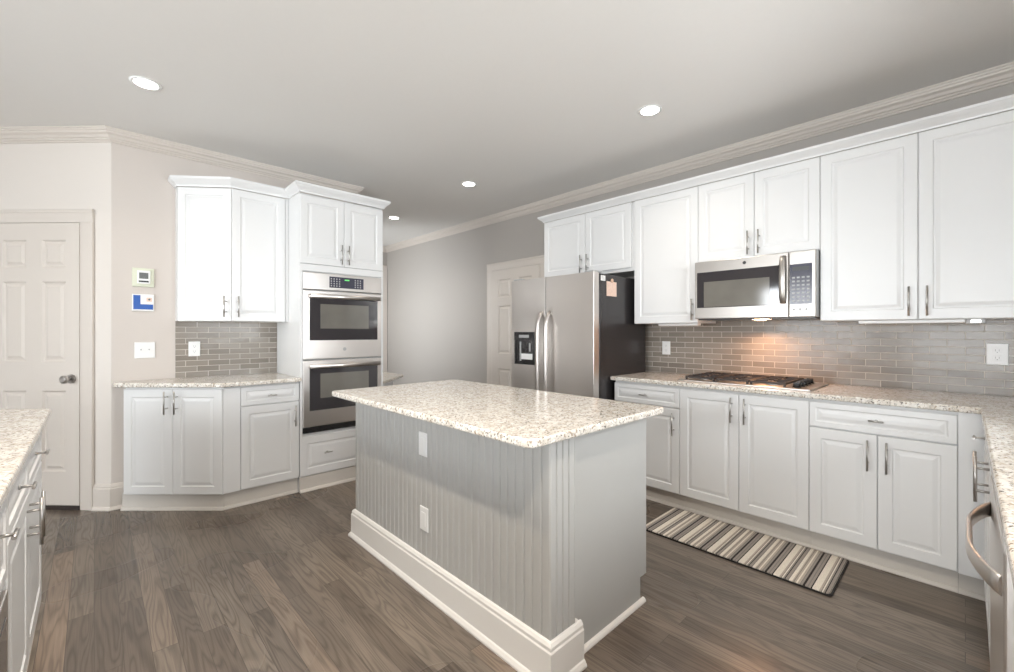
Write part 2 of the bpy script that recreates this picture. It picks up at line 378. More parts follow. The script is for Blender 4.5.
# crown and base mouldings
crown = [(0, 0), (.080, 0), (.080, -.009), (.073, -.012), (.071, -.021), (.064, -.024), (.060, -.034), (.042, -.044), (.034, -.058), (.024, -.062), (.020, -.070), (.010, -.073), (.010, -.083), (0, -.083)]
struct(MB().sweep([C1, C0, (XE, YO), (XE, YF), (XR, YF), (XR, YS)], crown, CEIL-.0005).build('trim_1', 'trim'), 'crown moulding along the ceiling')
struct(MB().sweep([(XR, YS), (XS, YS), (XS, YB), (XL, YB), (XL, C1[1]), C1], crown, CEIL-.0005).build('trim_2', 'trim'), 'crown moulding of the breakfast area')
base = [(0, 0), (.030, 0), (.030, .008), (.022, .022), (.017, .026), (.017, .150), (.013, .156), (.013, .166), (.007, .180), (0, .184)]
dirx = Vector((C0[0]-C1[0], C0[1]-C1[1])).normalized()
def along(d): return (C0[0]-dirx.x*d, C0[1]-dirx.y*d)
struct(MB().sweep([along(.118), C0, (.158, YO)], base, .0005).build('baseboard_pantry', 'trim'), 'tall baseboard wrapping the wall corner')
struct(MB().sweep([C1, along(.98)], base, .0005).build('baseboard_door', 'trim'))
struct(MB().sweep([(XE, 5.02), (XE, YF), (2.64, YF)], base, .0005).build('baseboard_far', 'trim'))
struct(MB().sweep([(XR, YF), (XR, 4.16)], base, .0005).build('baseboard_right', 'trim'))
struct(MB().sweep([(XS, YS-.13), (XS, YB), (XL, YB), (XL, C1[1]), (C1[0]-.02, C1[1])], base, .0005).build('baseboard_breakfast', 'trim'))

# ------------------------------------------------------------------ panelled doors
PR = [(0, 0), (.011, .011), (.022, .011), (.040, .002)]
def door6(name, loc, rz, DW, DH, casing_w, label, knob_side, cas=.02, zb=.03, rows=None, extra_left=True):
    o = bpy.data.objects.new(name, None); COL.objects.link(o); o.location = loc; o.rotation_euler = (0, 0, rz)
    struct(o, label)
    st = DW*0.15; mid = DW*0.172; pw = (DW-2*st-mid)/2
    xs = [0, st, st+pw, st+pw+mid, DW-st, DW]
    zs = [zb]+[z for r in rows for z in r]+[DH]
    mb = MB()
    y = -.004
    for i in range(len(xs)-1):
        for j in range(len(zs)-1):
            x0, x1, z0, z1 = xs[i], xs[i+1], zs[j], zs[j+1]
            if i in (1, 3) and j % 2 == 1:
                vs = []; fs = []
                for q, d in PR: vs += [(x0+q, y+d, z0+q), (x1-q, y+d, z0+q), (x1-q, y+d, z1-q), (x0+q, y+d, z1-q)]
                for k in range(len(PR)-1):
                    for a in range(4): fs.append((4*k+a, 4*k+(a+1) % 4, 4*k+4+(a+1) % 4, 4*k+4+a))
                e = 4*(len(PR)-1); fs.append((e, e+1, e+2, e+3)); mb.add(vs, fs)
            else: mb.add([(x0, y, z0), (x1, y, z0), (x1, y, z1), (x0, y, z1)], [(0, 1, 2, 3)])
    t = .006
    mb.add([(0, y, zb), (DW, y, zb), (DW, t+y+.006, zb), (0, t+y+.006, zb), (0, y, DH), (DW, y, DH), (DW, t+y+.006, DH), (0, t+y+.006, DH)],
           [(0, 3, 2, 1), (4, 5, 6, 7), (1, 2, 6, 5), (2, 3, 7, 6), (3, 0, 4, 7)])
    leaf = mb.build('door_leaf', 'trim', o)
    c = MB(); g = .004
    prof = lambda a, b: [(a, .010), (a, -.006), (a+(b-a)*.05, -.010), (a+(b-a)*.22, -.010), (a+(b-a)*.28, -.006), (a+(b-a)*.8, -.004), (b, -.002), (b, .010)]
    cw = casing_w
    vs = lambda pts, z0, z1: c.prism([(px, py) for px, py in pts], z0, z1)
    vs(prof(DW+g+cw, DW+g), 0.001, DH+g); vs(prof(-g-cw, -g), 0.001, DH+g)
    top = [(.010, DH+g+cw), (-.006, DH+g+cw), (-.010, DH+g+cw*.95), (-.010, DH+g+cw*.78), (-.006, DH+g+cw*.72), (-.004, DH+g+cw*.2), (-.002, DH+g), (.010, DH+g)]
    c.extr(top, -g-cw, DW+g+cw, 'x')
    c.build('door_casing', 'trim', o)
    MB().box(0, DW, -.003, .0, .0008, zb-.004).build('threshold', 'gapshade', o)  # dark strip painted in as the shade of the gap under the leaf
    kx = DW-.055 if knob_side == 'r' else .055
    k = MB(); k.cyl((kx, y, .93), (kx, y-.008, .93), .032, 20); k.cyl((kx, y-.008, .93), (kx, y-.04, .93), .011)
    for a, b, r0, r1 in ((-.034, -.046, .014, .027), (-.046, -.058, .027, .029), (-.058, -.068, .029, .018)): k.cyl((kx, y+a, .93), (kx, y+b, .93), r0, 20, r1)
    k.build('door_knob', 'chrome', leaf)
    return o
# pantry door: right leaf edge lies 0.19 m from the wall corner
ang = math.atan2(dirx.y, dirx.x)
L0 = along(.217+.66); nrm = Vector((dirx.y, -dirx.x))
door6('door_1', (L0[0]+nrm.x*.012, L0[1]+nrm.y*.012, 0), ang, .66, 2.035, .092, 'cream six panel pantry door with nickel knob', 'r',
      rows=[(.27, .845), (1.05, 1.62), (1.72, 1.915)], zb=.035)
door6('door_2', (XR-.012, 4.05, 0), -PI/2, .80, 2.015, .09, 'cream panelled door partly hidden by the refrigerator', 'r', rows=[(.24, .82), (1.0, 1.58), (1.68, 1.90)])
door6('door_3', (2.70, YF-.012, 0), 0, .80, 2.29, .09, 'tall door in the far wall of the passage', 'l', rows=[(.24, .9), (1.1, 1.78), (1.88, 2.16)])

# ------------------------------------------------------------------ cabinets
def rings(w, h):
    m = min(w, h); k = .055 if m > .25 else .030
    return [(0, .003), (.003, 0), (k, 0), (k+.005, .006), (k+.012, .006), (k+.028, .0015), (k+.032, .001)]
def bar_pull(parent, x, yf, zc, L=.16, sp=.08):
    h = MB(); r = .005; o = .034
    h.cyl((x, yf-o, zc-L/2), (x, yf-o, zc+L/2), r)
    for s in (-1, 1): h.cyl((x, yf+.001, zc+s*sp/2), (x, yf-o, zc+s*sp/2), .0045, 10)
    return h.build('handle', 'chrome', parent)
def tee_pull(parent, x, yf, zc, L=.062):
    h = MB(); h.cyl((x-L/2, yf-.032, zc), (x+L/2, yf-.032, zc), .0048); h.cyl((x, yf+.001, zc), (x, yf-.032, zc), .004, 10)
    h.cyl((x, yf+.001, zc), (x, yf-.003, zc), .007, 12)
    return h.build('handle', 'chrome', parent)
def front(parent, kind, x0, x1, z0, z1, hx=None, hz=None, yf=-.02):
    g = .0015
    o = MB().panel(x0+g, x1-g, z0+g, z1-g, yf, .0195, rings(x1-x0, z1-z0)).build(kind, 'white', parent)
    if hx is not None:
        (tee_pull if kind == 'drawer' else bar_pull)(o, hx, yf, hz)
    return o
kick = [(0, 0), (.016, 0), (.016, .006), (.008, .018), (0, .022)]
def base_unit(name, label, loc, rz, w, fronts, z1=.882, D=.58, group=None, toe=.055, body=True):
    t = thing(name, label, 'cabinet', (*loc, 0), rz, group)
    MB().box(0.0005, w-.0005, 0, D, .118, z1).build('body', 'white', t)
    k = MB().box(0.0005, w-.0005, toe, toe+.018, .001, .118); k.sweep([(0.0005, toe), (w-.0005, toe)], kick, .001)
    k.build('toe_kick', 'toe', t)
    for f in fronts: front(t, *f)
    return t
def wall_unit(name, label, loc, rz, w, z0, z1, fronts, D=.325, group=None):
    t = thing(name, label, 'cabinet', (*loc, z0), rz, group)
    MB().box(0.0005, w-.0005, 0, D, 0, z1-z0).build('body', 'white', t)
    for f in fronts:
        f = list(f); f[3] -= z0; f[4] -= z0
        if len(f) > 6: f[6] -= z0
        front(t, *f)
    return t
# --- right wall base run, faces at x = 2.98 (doors 2.96); local x runs towards -y
FX = 2.985; RZ = -PI/2; gB = 'white base cabinets along the cooktop wall'
DB, DT, SP = .125, .868, .722
y = 1.90
base_unit('base_cabinet', 'narrow white base cabinet with one drawer, beside the refrigerator', (FX, 1.90), RZ, .525,
          [('drawer', 0, .525, SP+.004, DT, .2625, .797), ('door', 0, .525, DB, SP, .485, .615)], group=gB)
base_unit('base_cabinet', 'white base cabinet with two tall doors and no drawer, under the gas cooktop', (FX, 1.375), RZ, .759,
          [('door', 0, .385, DB, DT, .345, .765), ('door', .385, .759, DB, DT, .425, .765)], group=gB)
base_unit('base_cabinet', 'white base cabinet with one wide drawer over two doors, right of the cooktop', (FX, .616), RZ, .592,
          [('drawer', 0, .592, SP+.004, DT, .296, .797), ('door', 0, .300, DB, SP, .262, .615), ('door', .300, .592, DB, SP, .338, .615)], group=gB)
t = thing('corner_filler', 'plain white filler panel in the corner right of the wide drawer cabinet', 'panel', (FX, .024, 0), RZ)
MB().box(0.0005, .094, -.012, .02, .118, .882).build('panel', 'white', t)
k = MB().box(0.0005, .155, .055, .073, .001, .1175); k.sweep([(0.0005, .055), (.155, .055)], kick, .001); k.build('toe_kick', 'toe', t)

# --- dishwasher run, faces at y = -0.07 looking +y ; local x runs towards -x (rz = 180)
FY = -.078
gS = 'white base cabinets of the dishwasher run'
base_unit('base_cabinet', 'narrow white drawer cabinet seen edge-on in the right corner', (2.93, FY), PI, .27,
          [('drawer', 0, .27, SP+.004, DT, .13, .80), ('door', 0, .27, DB, SP)], group=gS, D=.60, toe=.05)
base_unit('base_cabinet', 'white cabinet seen edge-on with a pair of upright bar handles', (2.659, FY), PI, .899,
          [('door', 0, .339, DB, DT, .289, .74), ('door', .339, .678, DB, DT, .389, .74), ('door', .678, .899, DB, DT)], group=gS, D=.60, toe=.05)
t = thing('dishwasher', 'stainless dishwasher with a curved bar handle at the right picture edge', 'dishwasher', (1.757, FY, 0), PI)
MB().box(.003, .60, .0, .58, .10, .878).build('tub', 'slotg', t)
d = MB().box(.003, .60, -.032, -.002, .115, .876).build('door', 'steel', t, bevel=.004)
pts = []
for k in range(25):
    u = k/24; s = math.sin(PI*u)
    pts.append((.06+.50*u, -.032-.040*min(1, s*1.2)**.75, .80))
MB().tube(pts, .01, 14, flat=(.006, .019, (0, 0, 1))).build('handle', 'steel', d)
MB().box(.01, .593, .035, .05, .001, .10).build('kick_plate', 'black', t)
base_unit('base_cabinet', 'white base cabinet nearest the camera beyond the dishwasher', (1.15, FY), PI, .70,
          [('drawer', 0, .70, SP+.004, DT, .35, .797), ('door', 0, .35, DB, SP, .31, .615), ('door', .35, .70, DB, SP, .39, .615)], group=gS, D=.60)

# --- worktops
def worktop(name, poly, z0, z1, label):
    return tag(MB().prism(poly, z0, z1).build(name, 'granite', None, bevel=.007, seg=3), label, 'worktop')
worktop('worktop', [(2.945, 1.925), (2.945, -.048), (.44, -.048), (.44, YS+.002), (XR-.012, YS+.002), (XR-.012, 1.925)], .884, .914,
        'long L shaped speckled cream granite worktop carrying the gas cooktop')
# --- right wall upper cabinets
UX = 3.27; gU = 'white wall cabinets along the cooktop wall'; U0, U1 = 1.33, 2.347
hz = U0+.10
wall_unit('wall_cabinet', 'short white two door wall cabinet above the refrigerator', (UX, 2.889), RZ, .996, 1.775, U1,
          [('door', 0, .499, 1.80, U1, .462, 1.885), ('door', .499, .996-.028, 1.80, U1, .536, 1.885)], group=gU)
wall_unit('wall_cabinet', 'tall single door white wall cabinet between refrigerator and microwave', (UX, 1.893), RZ, .527, U0, U1,
          [('door', 0, .527, U0, U1, .49, hz)], group=gU)
wall_unit('wall_cabinet', 'short white two door wall cabinet directly above the microwave', (UX, 1.366), RZ, .748, 1.772, U1,
          [('door', 0, .378, 1.775, U1, .345, 1.87), ('door', .378, .748, 1.775, U1, .411, 1.87)], group=gU)
wall_unit('wall_cabinet', 'large two door white wall cabinet at the right end, right of the microwave', (UX, .618), RZ, .882, U0, U1,
          [('door', 0, .441, U0, U1, .405, hz), ('door', .441, .882, U0, U1, .477, hz)], group=gU)
cc = [(0, 0), (.006, 0), (.008, .008), (.018, .018), (.034, .030), (.042, .038), (.046, .042), (.046, .056), (0, .056)]
tag(MB().sweep([(XR-.003, 2.8895), (UX-.02, 2.8895), (UX-.02, -.265), (XR-.003, -.265)], [(d*1.0, h) for d, h in cc], 2.3485).build('cabinet_crown', 'white'),
    'white crown strip running along the tops of the cooktop wall cabinets', 'moulding')
# --- left run: diagonal base cabinet
t = thing('base_cabinet', 'angled white base cabinet with two tall doors beside the pantry corner', 'cabinet', (.146, 4.05, 0), rad(-43.5))
dw = .692
def wl(px, py):   # world -> local of t
    c, s = math.cos(rad(43.5)), math.sin(rad(43.5)); dx, dy = px-.146, py-4.05
    return (dx*c-dy*s, dx*s+dy*c)
MB().prism([(0, .021), (dw, .021), wl(.655, YO-.003), wl(.17, YO-.003)], .118, .876).build('body', 'white', t)
kk = MB().prism([(-.045, .045), (dw-.012, .045), (dw-.03, .063), (-.045, .063)], .001, .118); kk.sweep([(-.045, .045), (dw-.012, .045)], kick, .001); kk.build('toe_kick', 'toe', t)
front(t, 'door', 0, dw/2, DB, DT-.004, dw/2-.035, .77, 0)
front(t, 'door', dw/2, dw, DB, DT-.004, dw/2+.035, .77, 0)
# straight part
t = thing('base_cabinet', 'white base cabinet with one drawer over one door, left of the wall oven', 'cabinet', (.657, 3.605, 0), 0)
w = 1.163-.657
MB().box(.001, w, 0, .56, .118, .876).build('body', 'white', t)
MB().box(.001, .105, -.019, -.0005, DB, DT-.004).build('filler', 'white', t)
kk = MB().box(-.0, w, .02, .038, .001, .118); kk.sweep([(-.0, .02), (w, .02)], kick, .001); kk.build('toe_kick', 'toe', t)
front(t, 'drawer', .107, w, SP+.004, DT-.004, .107+(w-.107)/2, .79)
front(t, 'door', .107, w, DB, SP, w-.035, .615)
worktop('worktop', [(.095, YO-.002), (.095, 4.045), (.639, 3.53), (1.164, 3.53), (1.164, YO-.002)], .878, .908, 'angled speckled granite worktop left of the wall oven')
# upper left
t = thing('wall_cabinet', 'white corner wall cabinet with one angled and one straight door, above the left tiles', 'cabinet', (0, 0, 1.345), 0)
UL = 2.358-1.345
A = Vector((.452, 4.085)); B = Vector((.757, 3.845)); dd = (B-A).normalized(); nn = Vector((dd.y, -dd.x)); wA = (B-A).length
MB().prism([(A.x, YO-.002), (A.x, A.y+.012), (A.x-nn.x*.021+.0, A.y-nn.y*.021), (B.x-nn.x*.021, B.y-nn.y*.021+.004), (B.x, 3.866), (1.165, 3.866), (1.165, YO-.002)], 0, UL).build('body', 'white', t)
dl = MB().panel(.002, wA-.002, .002, UL-.002, 0, .0195, rings(.4, .9))
th = math.atan2(dd.y, dd.x)
dl.v = [(A.x+x*math.cos(th)-y*math.sin(th), A.y+x*math.sin(th)+y*math.cos(th), z) for x, y, z in dl.v]
dob = dl.build('door', 'white', t)
h = MB(); xx = wA-.035
def ang_pt(x, y, z): return (A.x+x*math.cos(th)-y*math.sin(th), A.y+x*math.sin(th)+y*math.cos(th), z)
h.cyl(ang_pt(xx, -.034, .03), ang_pt(xx, -.034, .19), .0058)
for zz in (.07, .15): h.cyl(ang_pt(xx, .001, zz), ang_pt(xx, -.034, zz), .0045, 10)
h.build('handle', 'chrome', dob)
front(t, 'door', B.x+.004, 1.14, 0, UL, B.x+.042, .11, 3.845)
MB().box(1.141, 1.165, 3.848, 3.8655, 0, UL).build('filler', 'white', t)
tag(MB().sweep([(.452, YO-.002), (.452, 4.085), (.757, 3.843), (1.167, 3.843), (1.167, 3.578), (1.873, 3.578), (1.873, YO-.1)], [(d, h*1.2) for d, h in cc], 2.3595).build('cabinet_crown', 'white'),
    'white crown strip stepping around the tops of the left cabinets and oven tower', 'moulding')
# oven tower
TX0, TX1, TY = 1.167, 1.871, 3.60
t = thing('oven_cabinet', 'tall white tower cabinet housing the double wall oven', 'cabinet', (TX0, TY, 0), 0)
TW = TX1-TX0
b = MB()
b.box(0, .0185, 0, .57, .001, 2.358); b.box(TW-.0185, TW, 0, .57, .001, 2.358); b.box(.0185, TW-.0185, .55, .57, .118, 2.358)
b.box(.0185, TW-.0185, 0, .55, 1.742, 2.358); b.box(.0185, TW-.0185, 0, .55, .118, .455)
b.build('body', 'white', t)
b = MB().box(.0005, .0185, -.0195, -.0005, DB, 1.80); b.box(TW-.0185, TW-.0005, -.0195, -.0005, DB, 1.80); b.box(.0185, TW-.0185, -.0195, -.0005, 1.748, 1.80)
b.build('face_frame', 'white', t)
front(t, 'door', 0, TW/2, 1.803, 2.345, TW/2-.03, 1.90)
front(t, 'door', TW/2, TW, 1.803, 2.345, TW/2+.03, 1.90)
front(t, 'drawer', .002, TW-.002, DB, .435, .21, .29)
tee_pull([c for c in t.children if c.name.startswith('drawer')][0], .49, -.02, .29)
kk = MB().box(.02, TW-.02, .001, .0, .001, .118); kk.box(.0, TW, -.012, -.0005, .001, .118); kk.sweep([(0, -.012), (TW, -.012)], kick, .001)
kk.build('toe_kick', 'toe', t)

# ------------------------------------------------------------------ double wall oven
ox0, ox1 = TX0+.0205, TX1-.0205; OW = ox1-ox0
t = thing('double_wall_oven', 'stainless double wall oven with dark glass doors', 'oven', (ox0, 3.574, .46), 0)
MB().box(.004, OW-.004, .03, .50, 0, 1.278).build('body', 'slotg', t)
cp = MB().box(0, OW, 0, .03, 1.142, 1.278).build('control_panel', 'steel', t, bevel=.004)
dp = MB().box(OW*.31, OW*.75, -.002, .001, 1.166, 1.256).build('display', 'keys', cp)
g = MB(); g.box(OW*.50, OW*.56, -.003, -.0015, 1.230, 1.240); g.build('clock', 'greenled', dp)
kb = MB()
for r in range(4):
    for c in range(12):
        if 4 <= c <= 8: continue
        kb.box(OW*(.325+.034*c), OW*(.325+.034*c)+.010, -.003, -.0015, 1.176+.019*r, 1.186+.019*r)
kb.build('button', 'slotg', dp)['kind'] = 'stuff'
def oven_door(z0, z1, wz0, wz1, badge):
    d = MB()
    rg = [(0, .004), (.004, 0)]
    d.box(0, OW, 0, .028, z0, z1)
    o = d.build('oven_door', 'steel', t, bevel=.004)
    w = MB().box(OW*.075, OW*.945, -.003, .001, wz0, wz1).build('door_window', 'glass', o, bevel=.0015)
    MB().box(OW*.20, OW*.82, -.0042, -.0025, wz0+(wz1-wz0)*.28, wz0+(wz1-wz0)*.86).build('inner_window', 'inner', w)
    h = MB(); zh = z1-.045
    h.tube([(OW*.07, -.045, zh), (OW*.5, -.050, zh), (OW*.95, -.045, zh)], .011, 14, flat=(.010, .017, (0, 0, 1)))
    for x in (OW*.095, OW*.925): h.box(x-.012, x+.012, -.045, .001, zh-.008, zh+.008)
    h.build('handle', 'steel', o)
    if badge:
        q = MB().cyl((OW*.5, 0, z0+.075), (OW*.5, -.003, z0+.075), .014, 24).build('badge', 'slotg', o)
    return o
oven_door(.585, 1.134, .735, 1.075, True)
oven_door(.048, .575, .175, .515, False)
v = MB().box(0, OW, .002, .028, .002, .042)
v.build('vent_grille', 'black', t)
# ------------------------------------------------------------------ tiles
def_off = .006
o = struct(MB().box(XR-.010, XR-.001, YS+.001, 2.0, .915, 1.36).build('wall_backsplash', 'tileR'), 'taupe glass subway tile backsplash on the right wall')
o = struct(MB().box(.452, 1.164, YO-.010, YO-.001, .909, 1.345).build('wall_backsplash_left', 'tileL'), 'taupe glass subway tile backsplash left of the oven')

# ------------------------------------------------------------------ microwave
mx, my0, mw, mz0, mz1 = 3.19, 1.356, .732, 1.352, 1.768
t = thing('microwave', 'stainless over the range microwave mounted above the cooktop', 'microwave', (mx, my0, mz0), RZ)
H = mz1-mz0
MB().box(0, mw, .012, XR-.003-mx, .004, H-.001).build('body', 'slotg', t, bevel=.003)
def fz(v): return H*(1-v)
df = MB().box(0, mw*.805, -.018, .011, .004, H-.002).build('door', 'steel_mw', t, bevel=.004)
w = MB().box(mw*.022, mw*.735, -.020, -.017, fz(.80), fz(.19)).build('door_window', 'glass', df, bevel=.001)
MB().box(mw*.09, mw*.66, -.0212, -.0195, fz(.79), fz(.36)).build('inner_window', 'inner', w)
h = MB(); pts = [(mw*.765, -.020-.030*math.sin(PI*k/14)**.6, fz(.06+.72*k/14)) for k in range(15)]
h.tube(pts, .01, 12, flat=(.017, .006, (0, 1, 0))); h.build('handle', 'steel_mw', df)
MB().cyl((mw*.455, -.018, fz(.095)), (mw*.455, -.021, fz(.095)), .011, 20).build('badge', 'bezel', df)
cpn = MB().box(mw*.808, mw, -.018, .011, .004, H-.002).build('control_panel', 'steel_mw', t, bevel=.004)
kp = MB().box(mw*.815, mw*.975, -.020, -.017, fz(.80), fz(.20)).build('keypad', 'keys', cpn)
kb = MB()
for r in range(7):
    for c in range(4): kb.box(mw*(.832+.035*c), mw*(.832+.035*c)+.015, -.0208, -.0195, fz(.76)+.024*r, fz(.76)+.024*r+.010)
kb.build('key', 'slotg', kp)['kind'] = 'stuff'
MB().box(mw*.835, mw*.955, -.0208, -.0195, fz(.30), fz(.24)).build('display', 'bezel', kp)
for c in range(3): MB().box(mw*(.835+.045*c), mw*(.835+.045*c)+.012, -.0195, -.0175, fz(.90), fz(.86)).build('button', 'slotg', cpn)
MB().box(.01, mw-.01, .02, .36, -.004, .0035).build('vent_tray', 'bezel', t)
MB().cyl((mw*.5, .22, -.0045), (mw*.5, .22, -.010), .03, 20).build('cooktop_lamp', pbr('warm_lens', (1, .8, .6), .5, emis=(1, .62, .38), es=5), t)
area('microwave_lamp_light', (mx+.22, my0-mw*.5, mz0-.02), (0, rad(22), 0), .16, .1, 4.2, (1.0, .52, .27))

# ------------------------------------------------------------------ refrigerator
fx, fy0, fw = 2.815, 2.828, .895     # cabinet front plane, left side, width
t = thing('refrigerator', 'stainless side by side refrigerator with ice dispenser and black side', 'refrigerator', (fx, fy0, 0), RZ)
MB().box(0, fw, 0, .70, .02, 1.715).build('body', 'blackside', t, bevel=.006)
seam = .408; ft = 1.722
def fdoor(x0, x1):
    poly = rounded(x0, x1, -.075, -.006, .004, 3)
    return MB().prism(poly, .09, ft).build('door', 'steel', t, bevel=.003)
fl = fdoor(.001, seam-.003); fr_ = fdoor(seam+.003, fw-.001)
for dx, par in ((seam-.045, fl), (seam+.045, fr_)):
    pts = []
    for k in range(29):
        u = k/28; e = min(u, 1-u); o = .058*min(1, (e/.12))**.6
        pts.append((dx, -.075-o+.004, .60+.83*u))
    MB().tube(pts, .012, 12, flat=(.016, .011, (0, 1, 0))).build('handle', 'steel', par)
dsp = MB(); x0, x1, z0, z1 = .045, .285, .978, 1.262
dsp.box(x0, x1, -.082, -.070, z0, z0+.02); dsp.box(x0, x0+.02, -.082, -.070, z0+.02, z1-.075); dsp.box(x1-.02, x1, -.082, -.070, z0+.02, z1-.075)
dsp.box(x0, x1, -.084, -.070, z1-.075, z1); dsp.box(x0+.02, x1-.02, -.0765, -.070, z0+.02, z1-.075)
do = dsp.build('ice_dispenser', 'black', fl)
MB().box(x0+.06, x1-.06, -.0855, -.0835, z1-.05, z1-.025).build('display', 'slotg', do)
MB().box(x0+.085, x1-.02, -.081, -.0766, z0+.045, z0+.095).build('drip_tray', 'plate', do)
MB().box(x0+.065, x0+.082, -.081, -.0766, z0+.03, z1-.085).build('lever', 'slotg', do)
MB().box(x1-.062, x1-.045, -.081, -.0766, z0+.115, z1-.095).build('lever', 'slotg', do)
MB().box(fw-.10, fw-.01, -.06, .05, ft+.001, ft+.014).build('hinge_cover', 'slotg', t, bevel=.004)
MB().box(.01, .10, -.06, .05, ft+.001, ft+.014).build('hinge_cover', 'slotg', t, bevel=.004)
MB().box(.01, fw-.01, -.03, .0, .02, .085).build('base_grille', 'black', t)
# items on the refrigerator side (world y = fy0-fw = 1.933)
ys = fy0-fw-.0008
p = thing('fridge_paper', 'small peach printed paper held by a magnet on the black refrigerator side', 'paper', (0, 0, 0), 0)
MB().box(2.905, 3.045, ys-.0022, ys-.001, 1.545, 1.66).build('sheet', 'paper', p)
MB().cyl((2.975, ys-.0024, 1.668), (2.975, ys-.010, 1.668), .016, 16).build('magnet', pbr('tan_magnet', (.62, .42, .3), .4), p)
o = MB().box(2.828, 2.888, ys-.002, ys-.0004, 1.660, 1.700)
p = thing('energy_label', 'small white label near the top front of the refrigerator side', 'label', (0, 0, 0), 0)
o.build('sheet', 'plate', p)
q = MB()
for k in range(3): q.box(2.838, 2.878-.008*k, ys-.0026, ys-.0019, 1.668+.010*k, 1.671+.010*k)
q.build('print', 'slotg', p)

# ------------------------------------------------------------------ gas cooktop
t = thing('gas_cooktop', 'stainless gas cooktop with dark grates and knobs on its right side', 'cooktop', (3.03, 1.42, .9145), RZ)
CW, CD = .80, .50
MB().prism(rounded(0, CW, 0, CD, .02), 0, .010).build('tray', 'steel', t, bevel=.003)
for k in range(3):
    x0 = .045+k*.210; x1 = x0+.200; g = MB(); zt = .036; bw = .006
    for xx in (x0, x1-bw*2): g.box(xx, xx+bw*2, .03, CD-.03, zt-.012, zt)
    for yy in (.03, CD-.03-bw*2, CD/2-bw): g.box(x0+bw*2, x1-bw*2, yy, yy+bw*2, zt-.012, zt)
    for yy in (.14, .355): 
        g.box(x0+bw*2, x0+.075, yy-bw, yy+bw, zt-.010, zt+.001); g.box(x1-.075, x1-bw*2, yy-bw, yy+bw, zt-.010, zt+.001)
    xm = (x0+x1)/2
    for a0, a1 in ((.042, .10), (.18, .238), (.262, .315), (.395, .458)): g.box(xm-bw, xm+bw, a0, a1, zt-.010, zt+.001)
    for xx in (x0, x1-bw*2):
        for yy in (.03, CD-.042): g.box(xx, xx+bw*2, yy, yy+bw*2, .0105, zt-.012)
    g.build('grate', 'iron', t)
    for yy in ((.14, .355) if k != 1 else (.25,)):
        b = MB().cyl((xm, yy, .0105), (xm, yy, .020), .045, 24, .040).build('burner', 'chrome', t)
        MB().cyl((xm, yy, .0202), (xm, yy, .028), .034, 24).build('burner_cap', 'iron', b)
for k in range(5):
    yy = .065+k*.082; xx = .715
    b = MB().cyl((xx, yy, .0105), (xx, yy, .014), .025, 20, .023); b.cyl((xx, yy, .014), (xx, yy, .032), .020, 20, .018); b.box(xx-.018, xx+.018, yy-.004, yy+.004, .030, .042)
    b.build('knob', 'black', t)

# ------------------------------------------------------------------ island
t = thing('kitchen_island', 'grey green kitchen island base with beadboard side and white baseboard', 'island', (1.172, 1.012, 0), 0)
K0, K1, IY = .0, .141, 1.588        # knee wall thickness, island length
def bead(p0, p1, n):               # outline points with V grooves between p0 and p1, outward to the right
    P0 = Vector(p0); P1 = Vector(p1); d = (P1-P0); L = d.length; d.normalize(); nr = Vector((d.y, -d.x)); out = []
    st = L/n
    for k in range(n):
        for a, dep in ((0, -.007), (.08, -.002), (.15, 0), (.85, 0), (.92, -.002)):
            q = P0+d*(st*(k+a))+nr*dep; out.append((q.x, q.y))
    return out
outline = bead((.141, IY), (0, IY), 3)+bead((0, IY), (0, 0), 36)+bead((0, 0), (.141, 0), 4)+[(.141, 0)]
MB().prism(outline, .02, .8825).build('knee_wall', 'island', t)
body = MB()
pol = [(.1415, .001), (.678, .001), (.678, .116), (.733, .116), (.733, .8825), (.1415, .8825)]
body.extr(pol, .033, .051, 'y'); body.extr(pol, IY-.03, IY-.012, 'y')
body.box(.1415, .713, .051, IY-.03, .116, .8825); body.box(.660, .678, .051, IY-.03, .001, .116)
body.build('side_panel', 'island', t, bevel=.0015)
bb = [(0.0005, 0), (.032, 0), (.032, .008), (.024, .022), (.019, .026), (.019, .134), (.015, .140), (.015, .152), (.008, .163), (.0005, .167)]
s = MB().sweep([(.173, IY), (0, IY), (0, 0), (.173, 0)], bb, .001); s.box(.1425, .173, .0005, .032, .001, .160); s.build('baseboard', 'iswhite', t)
qr = [(0, 0), (.017, 0), (.0165, .007), (.012, .014), (.006, .0175), (0, .018)]
MB().sweep([(.175, .0325), (.700, .0325)], qr, .001).build('shoe_moulding', 'iswhite', t)
# cabinet fronts of the island on the far side (towards the cooktop)
def ifront(kind, y0, y1, z0, z1, hy, hzz):
    o = MB().panel(-y1+.0015, -y0-.0015, z0+.0015, z1-.0015, 0, .0185, rings(y1-y0, z1-z0))
    f = lambda x, y, z: (.733-y-.0005+.0, -x, z)
    # facing +x : local (x right = +y)
    o.v = [(.733+.0-y+.0, -x, z) for x, y, z in o.v]
    ob = o.build(kind, 'island', t)
    h = MB()
    if kind == 'door':
        h.cyl((.767, hy, hzz-.08), (.767, hy, hzz+.08), .0058)
        for q in (-.04, .04): h.cyl((.732, hy, hzz+q), (.767, hy, hzz+q), .0045, 10)
    else:
        h.cyl((.765, hy-.031, hzz), (.765, hy+.031, hzz), .006); h.cyl((.732, hy, hzz), (.765, hy, hzz), .005, 10)
    h.build('handle', 'chrome', ob)
for y0 in (.052, .548, 1.044):
    y1 = y0+.493
    ifront('drawer', y0, y1, .726, .868, (y0+y1)/2, .797); ifront('door', y0, y1, .125, .722, y1-.04, .615)
tag(MB().prism(rounded(1.012, 1.930, .958, 2.588, .035), .884, .914).build('island_worktop', 'granite', None, bevel=.008, seg=3),
    'speckled cream granite worktop on the kitchen island', 'worktop')

